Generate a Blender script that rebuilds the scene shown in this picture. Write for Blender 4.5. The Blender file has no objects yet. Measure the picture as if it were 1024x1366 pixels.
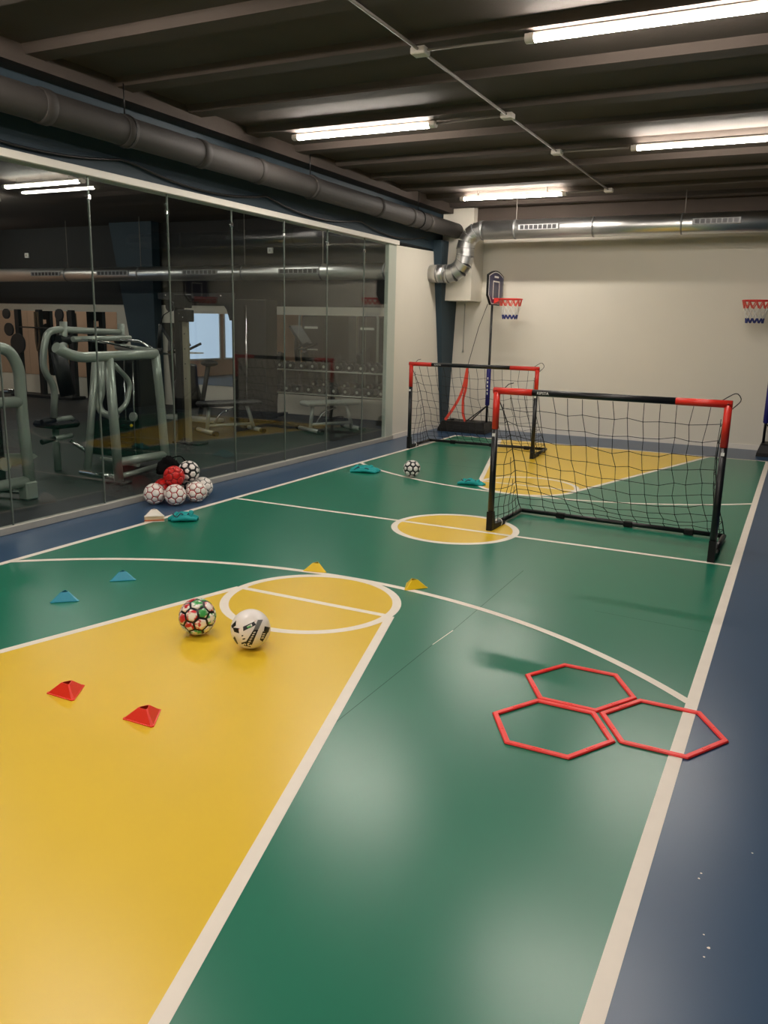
import bpy, math, random
from mathutils import Vector, Matrix, noise
random.seed(7)
S = bpy.context.scene
COL = S.collection
PI = math.pi

# ------------------------------------------------------------------ camera
F_PX, YAW, PITCH, ROLL = 1093.66, 0.462181, 0.221901, 0.0225776
cy, sy, cp, sp = math.cos(YAW), math.sin(YAW), math.cos(PITCH), math.sin(PITCH)
fw = Vector((-sy*cp, cy*cp, -sp)); rt = Vector((cy, sy, 0)); up = rt.cross(fw)
cr, sr = math.cos(ROLL), math.sin(ROLL)
rt, up = cr*rt + sr*up, -sr*rt + cr*up
cam = bpy.data.cameras.new('camera'); cam.sensor_fit = 'HORIZONTAL'; cam.sensor_width = 36.0
cam.lens = F_PX/1024*36.0; cam.clip_end = 100
co = bpy.data.objects.new('camera', cam); COL.objects.link(co)
m = Matrix((rt, up, -fw)).transposed().to_4x4(); m.translation = Vector((0, 0, 1.65))
co.matrix_world = m
S.camera = co

# ------------------------------------------------------------------ world, exposure
w = bpy.data.worlds.new('world'); S.world = w; w.use_nodes = True
w.node_tree.nodes['Background'].inputs[0].default_value = (0.9, 0.95, 1, 1)
w.node_tree.nodes['Background'].inputs[1].default_value = 0.05
S.view_settings.view_transform = 'Standard'
S.view_settings.look = 'None'
S.view_settings.gamma = 1.0
S.view_settings.use_curve_mapping = False
S.view_settings.exposure = 0.1
LAMP = 112.0            # radiance of the court tubes
GYMLAMP = 52.0         # radiance of the gym tubes
LAMP_COL = (1.0, 0.915, 0.82)

# ------------------------------------------------------------------ materials
def srgb(r, g, b):
    f = lambda c: (c/255/12.92) if c/255 <= .04045 else ((c/255+.055)/1.055)**2.4
    return (f(r), f(g), f(b))
MATS = {}
def mat(name, col, rough=.5, metal=0., var=0., scale=8., bump=0., bscale=60., spec=.5, col2=None, coat=0., rvar=0.):
    if name in MATS: return MATS[name]
    m = bpy.data.materials.new(name); m.use_nodes = True; MATS[name] = m
    nt = m.node_tree; b = nt.nodes['Principled BSDF']
    b.inputs['Base Color'].default_value = (*col, 1); b.inputs['Roughness'].default_value = rough
    b.inputs['Metallic'].default_value = metal; b.inputs['Specular IOR Level'].default_value = spec
    if coat: b.inputs['Coat Weight'].default_value = coat; b.inputs['Coat Roughness'].default_value = .1
    tc = nt.nodes.new('ShaderNodeTexCoord')
    if var or col2 or rvar:
        n = nt.nodes.new('ShaderNodeTexNoise'); n.inputs['Scale'].default_value = scale; n.inputs['Detail'].default_value = 5
        nt.links.new(tc.outputs['Object'], n.inputs['Vector'])
        if var or col2:
            mx = nt.nodes.new('ShaderNodeMix'); mx.data_type = 'RGBA'
            c2 = col2 or tuple(c*(1-var) for c in col)
            c1 = col if col2 else tuple(min(1, c*(1+var)) for c in col)
            mx.inputs[6].default_value = (*c1, 1); mx.inputs[7].default_value = (*c2, 1)
            mp = nt.nodes.new('ShaderNodeMapRange')
            if col2: mp.inputs[1].default_value = .46; mp.inputs[2].default_value = .54
            nt.links.new(n.outputs['Fac'], mp.inputs[0]); nt.links.new(mp.outputs[0], mx.inputs[0]); nt.links.new(mx.outputs[2], b.inputs['Base Color'])
        if rvar:
            mr = nt.nodes.new('ShaderNodeMapRange'); mr.inputs[3].default_value = rough-rvar; mr.inputs[4].default_value = rough+rvar
            nt.links.new(n.outputs['Fac'], mr.inputs[0]); nt.links.new(mr.outputs[0], b.inputs['Roughness'])
    if bump:
        n2 = nt.nodes.new('ShaderNodeTexNoise'); n2.inputs['Scale'].default_value = bscale; n2.inputs['Detail'].default_value = 4
        nt.links.new(tc.outputs['Object'], n2.inputs['Vector'])
        bp = nt.nodes.new('ShaderNodeBump'); bp.inputs['Strength'].default_value = bump; bp.inputs['Distance'].default_value = .004
        nt.links.new(n2.outputs['Fac'], bp.inputs['Height']); nt.links.new(bp.outputs['Normal'], b.inputs['Normal'])
    return m
def emat(name, col, strength):
    m = bpy.data.materials.new(name); m.use_nodes = True; MATS[name] = m
    b = m.node_tree.nodes['Principled BSDF']; b.inputs['Base Color'].default_value = (*col, 1)
    b.inputs['Emission Color'].default_value = (*col, 1); b.inputs['Emission Strength'].default_value = strength
    return m
def glassmat(name, tint, ior=1.5):
    m = bpy.data.materials.new(name); m.use_nodes = True; nt = m.node_tree; nt.nodes.clear(); MATS[name] = m
    o = nt.nodes.new('ShaderNodeOutputMaterial'); mx = nt.nodes.new('ShaderNodeMixShader')
    t = nt.nodes.new('ShaderNodeBsdfTransparent'); t.inputs[0].default_value = (*tint, 1)
    g = nt.nodes.new('ShaderNodeBsdfGlossy'); g.inputs['Roughness'].default_value = 0.0
    f = nt.nodes.new('ShaderNodeFresnel'); ge = nt.nodes.new('ShaderNodeNewGeometry'); mr = nt.nodes.new('ShaderNodeMapRange')   # same index of refraction on both faces of the sheet
    mr.inputs[3].default_value = ior; mr.inputs[4].default_value = 1/ior
    nt.links.new(ge.outputs['Backfacing'], mr.inputs[0]); nt.links.new(mr.outputs[0], f.inputs[0])
    nt.links.new(f.outputs[0], mx.inputs[0]); nt.links.new(t.outputs[0], mx.inputs[1]); nt.links.new(g.outputs[0], mx.inputs[2])
    nt.links.new(mx.outputs[0], o.inputs[0]); return m

mat('floor_blue', srgb(48, 76, 106), .30, var=.06, scale=3, spec=.5)
mat('floor_green', srgb(20, 114, 88), .28, var=.05, scale=2.5, spec=.6)
mat('floor_yellow', srgb(228, 190, 46), .32, var=.04, scale=3)
mat('line_white', srgb(236, 226, 212), .45, var=.05, scale=12)
mat('wall_cream', srgb(226, 220, 206), .8, var=.03, scale=2, bump=.08, bscale=90)
mat('wall_dark_blue', srgb(38, 58, 70), .65, var=.08, scale=3, bump=.1, bscale=60)
mat('ceiling_black', srgb(78, 68, 61), .85, var=.15, scale=4, bump=.25, bscale=40)
mat('gym_dark', srgb(20, 21, 21), .7, var=.1, scale=3)
mat('gym_floor', srgb(38, 40, 41), .55, var=.12, scale=30, bump=.1, bscale=200)
mat('peach', srgb(238, 190, 160), .8, var=.03, scale=2)
mat('trim_white', srgb(232, 226, 216), .45)
mat('rail_grey', srgb(176, 174, 166), .4, metal=.2, var=.05)
mat('jamb', srgb(190, 196, 184), .4)
mat('joint_silver', srgb(120, 128, 122), .25, metal=.3)
mat('pipe_grey', srgb(50, 46, 43), .7, var=.12, scale=6, bump=.1)
mat('galvanised', (.66, .66, .65), .36, metal=1., var=.04, scale=5)
mat('galv_seam', (.30, .30, .30), .55, metal=.8)
mat('lamp_body', srgb(222, 214, 204), .45)
mat('conduit', srgb(140, 132, 124), .5)
mat('black_plastic', srgb(15, 15, 16), .5, var=.1, spec=.3)
mat('black_metal', srgb(20, 20, 22), .35)
mat('red_paint', srgb(214, 46, 32), .35, var=.04)
mat('red_hex', srgb(250, 50, 46), .35, var=.04)
mat('net_black', srgb(22, 22, 24), .7)
mat('white_plastic', srgb(238, 236, 230), .45)
mat('navy', srgb(26, 24, 74), .35, var=.05)
mat('blue_sleeve', srgb(28, 26, 110), .45)
mat('rim_red', srgb(220, 52, 46), .4)
mat('net_red', srgb(222, 92, 78), .7)
mat('net_white', srgb(225, 222, 214), .7)
mat('net_blue', srgb(48, 56, 120), .7)
mat('strap_red', srgb(226, 70, 48), .6)
mat('cone_red', srgb(236, 50, 26), .38)
mat('cone_yellow', srgb(240, 200, 28), .38)
mat('cone_cyan', srgb(48, 150, 178), .38)
mat('cone_white', srgb(238, 230, 218), .4)
mat('cone_orange', srgb(226, 110, 60), .4)
mat('cone_cream', srgb(228, 202, 168), .4)
mat('bib_teal', srgb(16, 156, 156), .75, var=.12, scale=30, bump=.4, bscale=150)
mat('bib_trim', srgb(60, 30, 62), .8)
mat('ball_black', srgb(24, 22, 24), .35)
mat('ball_white', srgb(240, 232, 226), .3)
mat('ball_green', srgb(70, 165, 85), .3, col2=srgb(246, 240, 232), scale=30)
mat('ball_redwhite', srgb(205, 30, 40), .3, col2=srgb(246, 236, 228), scale=28)
mat('ball_red', srgb(208, 30, 26), .28, var=.15, scale=14)
mat('ball_redline', srgb(166, 26, 30), .4)
mat('ball_darkred', srgb(96, 12, 14), .4)
mat('ball_pink', srgb(244, 236, 228), .3, var=.03)
mat('ball_grey', srgb(120, 120, 118), .35)
mat('bag_black', srgb(8, 8, 9), .9, spec=.1)
mat('machine_silver', srgb(176, 180, 172), .32, metal=.35, var=.04)
mat('machine_chrome', (.75, .75, .74), .15, metal=1.)
mat('machine_black', srgb(16, 17, 17), .5, var=.1)
mat('machine_pad', srgb(22, 22, 23), .5, bump=.1)
mat('post_beige', srgb(150, 142, 122), .45, var=.06)
mat('plate_iron', srgb(30, 30, 31), .5)
mat('mirror', (.70, .72, .71), .02, metal=1.)
mat('seam_dark', srgb(16, 80, 62), .6)
mat('rope', srgb(88, 70, 52), .9)
emat('lamp_glow', LAMP_COL, LAMP)
emat('gym_lamp_glow', (1.0, .93, .84), GYMLAMP)
emat('daylight_pane', (.62, .76, 1.0), .9)
glassmat('glass_pane', (.89, .93, .915), 1.46)

# ------------------------------------------------------------------ mesh helpers
class MB:
    """collects shapes; build() links them as one mesh object"""
    def __init__(s): s.v = []; s.f = []; s.sm = []
    def add(s, vs, fs, smooth=False):
        o = len(s.v); s.v += [Vector(p) for p in vs]; s.f += [tuple(i+o for i in f) for f in fs]; s.sm += [smooth]*len(fs); return s
    def box(s, x0, x1, y0, y1, z0, z1, bev=0.):
        if bev <= 0:
            vs = [(x, y, z) for x in (x0, x1) for y in (y0, y1) for z in (z0, z1)]
            fs = [(0,1,3,2), (4,6,7,5), (0,4,5,1), (2,3,7,6), (0,2,6,4), (1,5,7,3)]
            return s.add(vs, fs)
        b = min(bev, (x1-x0)*.45, (y1-y0)*.45, (z1-z0)*.45)
        X = ((x0, x0+b), (x1, x1-b)); Y = ((y0, y0+b), (y1, y1-b)); Z = ((z0, z0+b), (z1, z1-b))
        vs = []; ix = {}
        for i in (0,1):
            for j in (0,1):
                for k in (0,1):
                    for a, p in enumerate(((X[i][0],Y[j][1],Z[k][1]), (X[i][1],Y[j][0],Z[k][1]), (X[i][1],Y[j][1],Z[k][0]))):
                        ix[i,j,k,a] = len(vs); vs.append(p)
        fs = []
        for i in (0,1): fs.append([ix[i,0,0,0], ix[i,1,0,0], ix[i,1,1,0], ix[i,0,1,0]])
        for j in (0,1): fs.append([ix[0,j,0,1], ix[1,j,0,1], ix[1,j,1,1], ix[0,j,1,1]])
        for k in (0,1): fs.append([ix[0,0,k,2], ix[1,0,k,2], ix[1,1,k,2], ix[0,1,k,2]])
        for i in (0,1):
            for j in (0,1): fs.append([ix[i,j,0,0], ix[i,j,0,1], ix[i,j,1,1], ix[i,j,1,0]])
        for i in (0,1):
            for k in (0,1): fs.append([ix[i,0,k,0], ix[i,0,k,2], ix[i,1,k,2], ix[i,1,k,0]])
        for j in (0,1):
            for k in (0,1): fs.append([ix[0,j,k,1], ix[0,j,k,2], ix[1,j,k,2], ix[1,j,k,1]])
        for i in (0,1):
            for j in (0,1):
                for k in (0,1): fs.append([ix[i,j,k,0], ix[i,j,k,1], ix[i,j,k,2]])
        return s.add(vs, fs)
    def tube(s, pts, r, seg=10, cap=True, smooth=True, closed=False, flat=1.):
        pts = [Vector(p) for p in pts]; n = len(pts)
        rs = r if isinstance(r, (list, tuple)) else [r]*n
        tang = []
        for i in range(n):
            a = pts[(i-1) % n] if (i > 0 or closed) else pts[i]; b = pts[(i+1) % n] if (i < n-1 or closed) else pts[i]
            t = (b-a); tang.append(t.normalized() if t.length > 1e-9 else Vector((0,0,1)))
        t0 = tang[0]; ref = Vector((0,0,1)) if abs(t0.z) < .9 else Vector((1,0,0))
        u = t0.cross(ref).normalized(); vs = []
        for i in range(n):
            t = tang[i]; u = (u - t*u.dot(t))
            u = u.normalized() if u.length > 1e-6 else t.orthogonal().normalized()
            w_ = t.cross(u)
            for k in range(seg):
                a = 2*PI*(k+.5)/seg
                vs.append(pts[i] + (u*math.cos(a) + w_*math.sin(a)*flat)*rs[i])
        fs = []
        for i in range(n if closed else n-1):
            j = (i+1) % n
            for k in range(seg):
                k2 = (k+1) % seg; fs.append((i*seg+k, i*seg+k2, j*seg+k2, j*seg+k))
        s.add(vs, fs, smooth)
        if cap and not closed:
            o = len(s.v)-len(vs)
            s.f += [tuple(o+k for k in range(seg))[::-1], tuple(o+(n-1)*seg+k for k in range(seg))]; s.sm += [False, False]
        return s
    def beam(s, p0, p1, wd, ht, upv=(0,0,1)):
        p0, p1 = Vector(p0), Vector(p1); t = (p1-p0).normalized(); u = t.cross(Vector(upv))
        u = u.normalized() if u.length > 1e-5 else t.orthogonal().normalized(); h = u.cross(t)
        vs = [p + u*a*wd/2 + h*b*ht/2 for p in (p0, p1) for a, b in ((-1,-1), (1,-1), (1,1), (-1,1))]
        return s.add(vs, [(3,2,1,0), (4,5,6,7), (0,1,5,4), (1,2,6,5), (2,3,7,6), (3,0,4,7)])
    def prism(s, poly, d, axis='z', base=0.):
        n = len(poly)
        def P(a, b, c): return {'z': (a,b,c), 'y': (a,c,b), 'x': (c,a,b)}[axis]
        vs = [P(a, b, base) for a, b in poly] + [P(a, b, base+d) for a, b in poly]
        fs = [tuple(range(n))[::-1], tuple(range(n, 2*n))] + [(i, (i+1) % n, n+(i+1) % n, n+i) for i in range(n)]
        return s.add(vs, fs)
    def sphere(s, c, r, nu=24, nv=14, sc=(1,1,1)):
        c = Vector(c); vs = [c+Vector((0,0,r*sc[2]))]
        for i in range(1, nv):
            a = PI*i/nv
            for k in range(nu):
                b = 2*PI*k/nu; vs.append(c+Vector((r*math.sin(a)*math.cos(b)*sc[0], r*math.sin(a)*math.sin(b)*sc[1], r*math.cos(a)*sc[2])))
        vs.append(c-Vector((0,0,r*sc[2]))); L = len(vs)-1
        fs = [(0, 1+k, 1+(k+1) % nu) for k in range(nu)]
        for i in range(nv-2):
            for k in range(nu):
                a = 1+i*nu+k; b = 1+i*nu+(k+1) % nu; fs.append((a, a+nu, b+nu, b))
        o = 1+(nv-2)*nu; fs += [(o+k, L, o+(k+1) % nu) for k in range(nu)]
        return s.add(vs, fs, True)
    def cyl(s, p0, p1, r, seg=16): return s.tube([p0, p1], r, seg)
    def lathe(s, prof, seg=20, c=(0,0,0)):
        vs = []; n = len(prof)
        for r, z in prof:
            for k in range(seg):
                a = 2*PI*k/seg; vs.append((c[0]+r*math.cos(a), c[1]+r*math.sin(a), c[2]+z))
        fs = [(i*seg+k, i*seg+(k+1) % seg, (i+1)*seg+(k+1) % seg, (i+1)*seg+k) for i in range(n-1) for k in range(seg)]
        return s.add(vs, fs, True)
    def shift(s, d):
        d = Vector(d); s.v = [p+d for p in s.v]; return s
    def build(s, name, m, parent=None, label=None):
        me = bpy.data.meshes.new(name); me.from_pydata([tuple(p) for p in s.v], [], s.f); me.validate()
        if len(me.polygons) == len(s.sm): me.polygons.foreach_set('use_smooth', s.sm)
        me.materials.append(MATS[m]); me.update()
        o = bpy.data.objects.new(name, me); COL.objects.link(o)
        if parent is not None: o.parent = parent
        if label: o['label'] = label
        return o
def fillet(pts, rad, n=6):
    pts = [Vector(p) for p in pts]; out = [pts[0]]
    for i in range(1, len(pts)-1):
        a, b, c = pts[i-1], pts[i], pts[i+1]; d0 = a-b; d1 = c-b
        r = min(rad, d0.length*.45, d1.length*.45); p0 = b+d0.normalized()*r; p1 = b+d1.normalized()*r
        for k in range(n+1):
            t = k/n; out.append(p0*(1-t)**2 + b*2*t*(1-t) + p1*t*t)
    return out + [pts[-1]]
def tag(o, label=None, cat=None, group=None, kind=None):
    if label: o['label'] = label
    if cat: o['category'] = cat
    if group: o['group'] = group
    if kind: o['kind'] = kind
    return o
def thing(name, label, cat, loc=(0,0,0), rz=0., group=None):
    o = bpy.data.objects.new(name, None); o.empty_display_size = .1; COL.objects.link(o)
    o.location = loc; o.rotation_euler = (0, 0, rz); return tag(o, label, cat, group)
def struct(name, mb, m, label=None):
    return tag(mb.build(name, m), label, None, None, 'structure')
def copy_thing(root, loc, rz, label, rx=None):
    r = root.copy(); COL.objects.link(r); r.location = loc; r.rotation_euler = rx if rx else (0, 0, rz); r['label'] = label
    for ch in list(root.children):
        c = ch.copy(); COL.objects.link(c); c.parent = r
        for g in list(ch.children):
            d = g.copy(); COL.objects.link(d); d.parent = c
    return r
def text_mb(txt, size, thick=.0006):
    cu = bpy.data.curves.new('t', 'FONT'); cu.body = txt; cu.size = size; cu.extrude = thick; cu.align_x = 'CENTER'; cu.align_y = 'CENTER'; cu.resolution_u = 2
    o = bpy.data.objects.new('t', cu); COL.objects.link(o); dg = bpy.context.evaluated_depsgraph_get()
    me = o.evaluated_get(dg).to_mesh(); vs = [v.co.copy() for v in me.vertices]; fs = [tuple(p.vertices) for p in me.polygons]
    bpy.data.objects.remove(o); bpy.data.curves.remove(cu)
    mb = MB(); mb.add(vs, fs); return mb
def xform(mb, M):
    mb.v = [M @ p for p in mb.v]; return mb

# ------------------------------------------------------------------ the setting
GX, WY, RX, FY = -5.418, 13.205, 0.80, -2.6      # glass plane, back wall, right wall, wall behind the camera
GYML = -17.0
XC, YH = -2.519, 6.308                            # court centre
LX0, LX1, RX0, RX1 = -4.793, -4.740, -0.297, -0.243
HL = 5.743                                        # half court length
CEIL = 3.5

floor = struct('floor', MB().box(GX, RX, FY, WY, -.12, 0), 'floor_blue', 'blue vinyl sports floor around the green court')
def flat(polys, z):
    mb = MB()
    for p in polys: mb.add([(x, y, z) for x, y in p], [tuple(range(len(p)))])
    return mb
Z1, Z2, Z3 = .0005, .0010, .0016
flat([[(LX0, YH-HL), (RX1, YH-HL), (RX1, YH+HL), (LX0, YH+HL)]], Z1).build('green_field', 'floor_green', floor, 'green vinyl court surface')
def rect(x0, x1, y0, y1): return [(x0, y0), (x1, y0), (x1, y1), (x0, y1)]
def ring(cx, cy_, r0, r1, a0=0., a1=2*PI, n=72):
    P = []
    for i in range(n):
        a = a0+(a1-a0)*i/n; b = a0+(a1-a0)*(i+1)/n
        P.append([(cx+r*math.cos(t), cy_+r*math.sin(t)) for r, t in ((r0, a), (r1, a), (r1, b), (r0, b))])
    return P
LW = .05
LZN = [0]
def line(name, polys, label=None):
    LZN[0] += 1
    return flat(polys, Z3+LZN[0]*.00003).build(name, 'line_white', floor, label)
line('side_line', [rect(LX0, LX1, YH-HL-LW/2, YH+HL+LW/2)]); line('side_line', [rect(RX0, RX1, YH-HL-LW/2, YH+HL+LW/2)])
line('half_line', [rect(LX1, RX0, YH-.023, YH+.023)])
line('base_line', [rect(LX1, RX0, YH-HL-LW/2, YH-HL+LW/2)]); line('base_line', [rect(LX1, RX0, YH+HL-LW/2, YH+HL+LW/2)])
CR = .53
flat([[(XC+.05+CR*math.cos(2*PI*i/72), YH+CR*math.sin(2*PI*i/72)) for i in range(72)]], Z2).build('centre_disc', 'floor_yellow', floor, 'yellow centre circle')
flat(ring(XC+.05, YH, CR-.045, CR+.01), Z3).build('centre_circle_line', 'line_white', floor)
FTD = 2.223                                       # half line to free throw line
for sgn in (-1, 1):
    yb = YH+sgn*HL; yf = YH+sgn*FTD; hw0, hw1, r = 1.51, .545, .548
    arc = [(XC+r*math.cos(a), yf-sgn*r*math.sin(a)) for a in [PI*i/36 for i in range(37)]]
    poly = [(XC+hw0, yb)] + [(XC+hw1, yf)] + arc[1:-1] + [(XC-hw1, yf), (XC-hw0, yb)]
    if sgn < 0: poly = poly[::-1]
    flat([poly], Z2).build('key_area', 'floor_yellow', floor, 'yellow key area of the court')
    for sd in (-1, 1):
        d = Vector((hw1-hw0, sgn*(FTD-HL))); d.normalize(); nx = Vector((-d.y, d.x))*(LW*.5)
        a = Vector((hw0, yb)); b = Vector((hw1-.005, yf)); q = [a+nx, b+nx, b-nx, a-nx]
        line('key_line', [[(XC+sd*p.x, p.y) for p in q]])
    line('free_throw_line', [rect(XC-.53, XC+.53, yf-.022, yf+.022)])
    line('free_throw_circle', ring(XC, yf, r-.05, r+.004))
    R3, c3 = 3.306, YH-sgn*0+sgn*(1.688+3.306)
    ha = math.asin(2.235/R3)
    line('three_point_arc', ring(XC, c3, R3-.024, R3+.024, -sgn*PI/2-ha, -sgn*PI/2+ha, 90))
# welded seams in the vinyl sheet
for x0, y0, x1, y1, wd, mt, lab in ((-1.60, 2.66, -1.59, 3.80, .004, 'seam_dark', 'thin dark welded seam'), (-1.59, 3.81, -1.575, 4.06, .004, 'line_white', 'pale scuffed stretch of the seam'),
                        (-1.575, 4.07, -1.585, 5.40, .004, 'seam_dark', 'thin dark welded seam'), (-.95, 4.80, -.31, 4.76, .003, 'seam_dark', 'thin scratch'), (-4.3, 9.35, -2.9, 9.3, .005, 'seam_dark', 'thin dark welded seam')):
    a, b = Vector((x0, y0)), Vector((x1, y1)); n = (b-a).normalized(); n = Vector((-n.y, n.x))*wd/2
    flat([[tuple(a+n), tuple(b+n), tuple(b-n), tuple(a-n)][::-1]], Z1+.0003).build('floor_seam', mt, floor, lab)
mb = MB()
for x, y, s_ in ((-.097, 2.482, .005), (-.10, 2.452, .004), (-.042, 2.151, .006), (-.06, 2.20, .003), (.04, 2.672, .004), (-.05, 2.11, .003)):
    mb.add([(x+s_*random.uniform(.6, 1.2)*math.cos(k*PI/3), y+s_*random.uniform(.6, 1.2)*math.sin(k*PI/3), Z1) for k in range(6)], [tuple(range(6))])
tag(mb.build('paint_chips', 'line_white', floor), kind='stuff')
struct('floor_gym', MB().box(GYML, GX, FY, WY, -.12, -.002), 'gym_floor', 'dark rubber gym floor behind the glass')

# back wall
wb = struct('wall_back', MB().box(GX, RX, WY, WY+.15, -.12, 3.8), 'wall_cream', 'cream painted end wall behind the goals')
struct('baseboard_back', MB().box(GX+.02, RX, WY-.014, WY, 0, .075), 'trim_white')
struct('wall_right', MB().box(RX, RX+.15, FY, WY, -.12, 3.8), 'wall_dark_blue')
struct('wall_front', MB().box(GX-.06, RX, FY-.15, FY, -.12, 3.8), 'wall_cream')
mat('gym_beige', srgb(92, 84, 74), .8)
struct('wall_gym_front', MB().box(GYML, GX-.06, FY-.15, FY, -.12, 3.8), 'gym_beige')
# left side: dark wall over the glass, cream panel, baseboard
struct('wall_left', MB().box(GX-.12, GX, FY, WY, 2.86, 3.8), 'wall_dark_blue', 'dark blue wall strip above the glass partition')
struct('wall_left_panel', MB().prism([(11.07, 0), (12.95, 0), (12.42, 2.83), (11.07, 2.80)], -.12, 'x', GX), 'wall_cream', 'cream panel at the end of the glass partition')
struct('baseboard_left', MB().box(GX, GX+.014, 11.07, 12.9, 0, .07), 'trim_white')
mb = MB(); a = [(GX-.12, 12.951), (GX+.03, 12.951), (GX+.03, WY-.001), (GX-.12, WY-.001)]; b = [(GX-.12, 12.39), (GX+.14, 12.39), (GX+.14, WY-.001), (GX-.12, WY-.001)]
mb.add([(x, y, 0) for x, y in a] + [(x, y, 3.0) for x, y in b], [(3,2,1,0), (4,5,6,7)] + [(i, (i+1) % 4, 4+(i+1) % 4, 4+i) for i in range(4)])
struct('trim_1', mb, 'wall_dark_blue', 'dark blue tapered steel column in the corner')
struct('trim_2', MB().box(GX+.03, -4.87, 12.70, WY, 2.09, 3.555), 'wall_cream', 'cream boxed-in chase hung in the corner above the hoop')
# ceiling with ribs
ceil = struct('ceiling', MB().box(GYML, RX, FY, WY, 3.555, 3.8), 'ceiling_black', 'black painted ribbed ceiling')
rib = None
for i in range(-7, 10):
    yc = 4.66 + i*.885
    if rib is None:
        rib = MB().prism([(-.125, 3.56), (-.09, CEIL-.005), (.09, CEIL-.005), (.125, 3.56)], RX-GX-.2, 'x', GX+.2).build('ceiling_rib', 'ceiling_black', ceil)
        o = rib
    else:
        o = rib.copy(); COL.objects.link(o)
    o.location = (0, yc, 0)
MB().box(GX, GX+.2, FY, WY, 3.42, 3.555).build('edge_beam', 'ceiling_black', ceil)
MB().box(GX+.2, RX, 12.86, WY, 3.27, 3.555).build('end_beam', 'ceiling_black', ceil)

# ------------------------------------------------------------------ glass partition
gp = tag(bpy.data.objects.new('window_1', None), 'frameless glass partition between the court and the gym', None, None, 'structure'); COL.objects.link(gp)
JY = [5.286-3*.968, 5.286-2*.968, 5.286-.968, 5.286, 6.24, 7.21, 8.18, 9.14, 10.11, 10.83]
JY = [FY+.02, JY[0]-3*.968, JY[0]-2*.968, JY[0]-.968] + JY
for a, b in zip(JY[:-1], JY[1:]):
    MB().box(GX-.006, GX+.006, a+.006, b-.006, .06, 2.80).build('glass_pane', 'glass_pane', gp)
for y in JY[1:-1]:
    MB().box(GX-.007, GX+.008, y-.004, y+.004, .06, 2.80).build('joint_strip', 'joint_silver', gp)
    MB().box(GX-.012, GX+.014, y-.016, y+.016, 2.62, 2.66, .004).build('glass_clamp', 'machine_chrome', gp)
MB().box(GX-.03, GX+.03, FY, 11.07, 0, .06, .004).build('bottom_rail', 'rail_grey', gp, 'grey metal floor rail')
MB().box(GX-.12, GX+.05, FY, 11.09, 2.80, 2.86, .004).build('top_rail', 'trim_white', gp, 'white head rail')
MB().box(GX-.05, GX+.012, 10.83, 11.07, 0, 2.80, .004).build('end_jamb', 'jamb', gp, 'grey end jamb')

# ------------------------------------------------------------------ gym shell
struct('wall_gym_back', MB().box(GYML, GX-.12, WY, WY+.15, -.12, 1.98), 'wall_cream', 'white lower gym wall below the dark band')
struct('wall_gym_back_upper', MB().box(GYML, GX-.12, WY-.02, WY+.15, 1.98, 3.8), 'gym_dark', 'dark upper gym wall')
struct('wall_gym_left', MB().box(GYML-.15, GYML, FY, WY, -.12, 3.8), 'peach', 'peach wall at the far side of the gym')
struct('wall_gym_pilaster', MB().box(-11.75, -11.28, WY-.06, WY, -.002, 1.98), 'wall_cream', 'white pilaster between the gym mirrors')
mb = MB(); a0, a1, b0, b1 = -12.05, -11.62, -12.72, -11.62
mb.add([(a0, 12.9, 0), (a1, 12.9, 0), (a1, 13.12, 0), (a0, 13.12, 0), (b0, 12.9, 3.6), (b1, 12.9, 3.6), (b1, 13.12, 3.6), (b0, 13.12, 3.6)],
       [(3,2,1,0), (4,5,6,7)] + [(i, (i+1) % 4, 4+(i+1) % 4, 4+i) for i in range(4)])
struct('trim_3', mb, 'wall_dark_blue', 'dark blue tapered steel column in the gym')
for k, (x0, x1, lab) in enumerate(((-16.9, -12.9, 'gym wall mirror left of the blue steel column'), (-11.26, -5.6, 'gym wall mirror behind the dumbbell rack'))):
    t = thing('wall_mirror', lab, 'mirror', ((x0+x1)/2, WY, .44))
    L = x1-x0; n = 3 if k == 0 else 4
    for i in range(n):
        MB().box(-L/2+L*i/n+.002, -L/2+L*(i+1)/n-.002, -.012, -.001, 0, 1.39).build('mirror_sheet', 'mirror', t)
# daylight windows on the far gym wall, seen in the mirrors
for k, (y0, y1) in enumerate(((2.6, 4.3), (4.5, 6.2), (6.4, 8.1))):
    wn = tag(bpy.data.objects.new('window_%d' % (k+2), None), None, None, None, 'structure'); COL.objects.link(wn); wn.location = (GYML, y0, .5)
    wn['label'] = 'daylit window on the far gym wall, ' + ('nearest the camera end', 'middle of three', 'nearest the mirrors')[k]
    W_ = y1-y0
    MB().box(.004, .012, .05, W_-.05, .05, 1.75).build('pane', 'daylight_pane', wn)
    f = MB()
    for q in ((0, W_, 0, .05), (0, W_, 1.75, 1.80), (0, .05, .05, 1.75), (W_-.05, W_, .05, 1.75)): f.box(.0, .04, q[0], q[1], q[2], q[3])
    f.build('window_frame', 'trim_white', wn)

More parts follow.
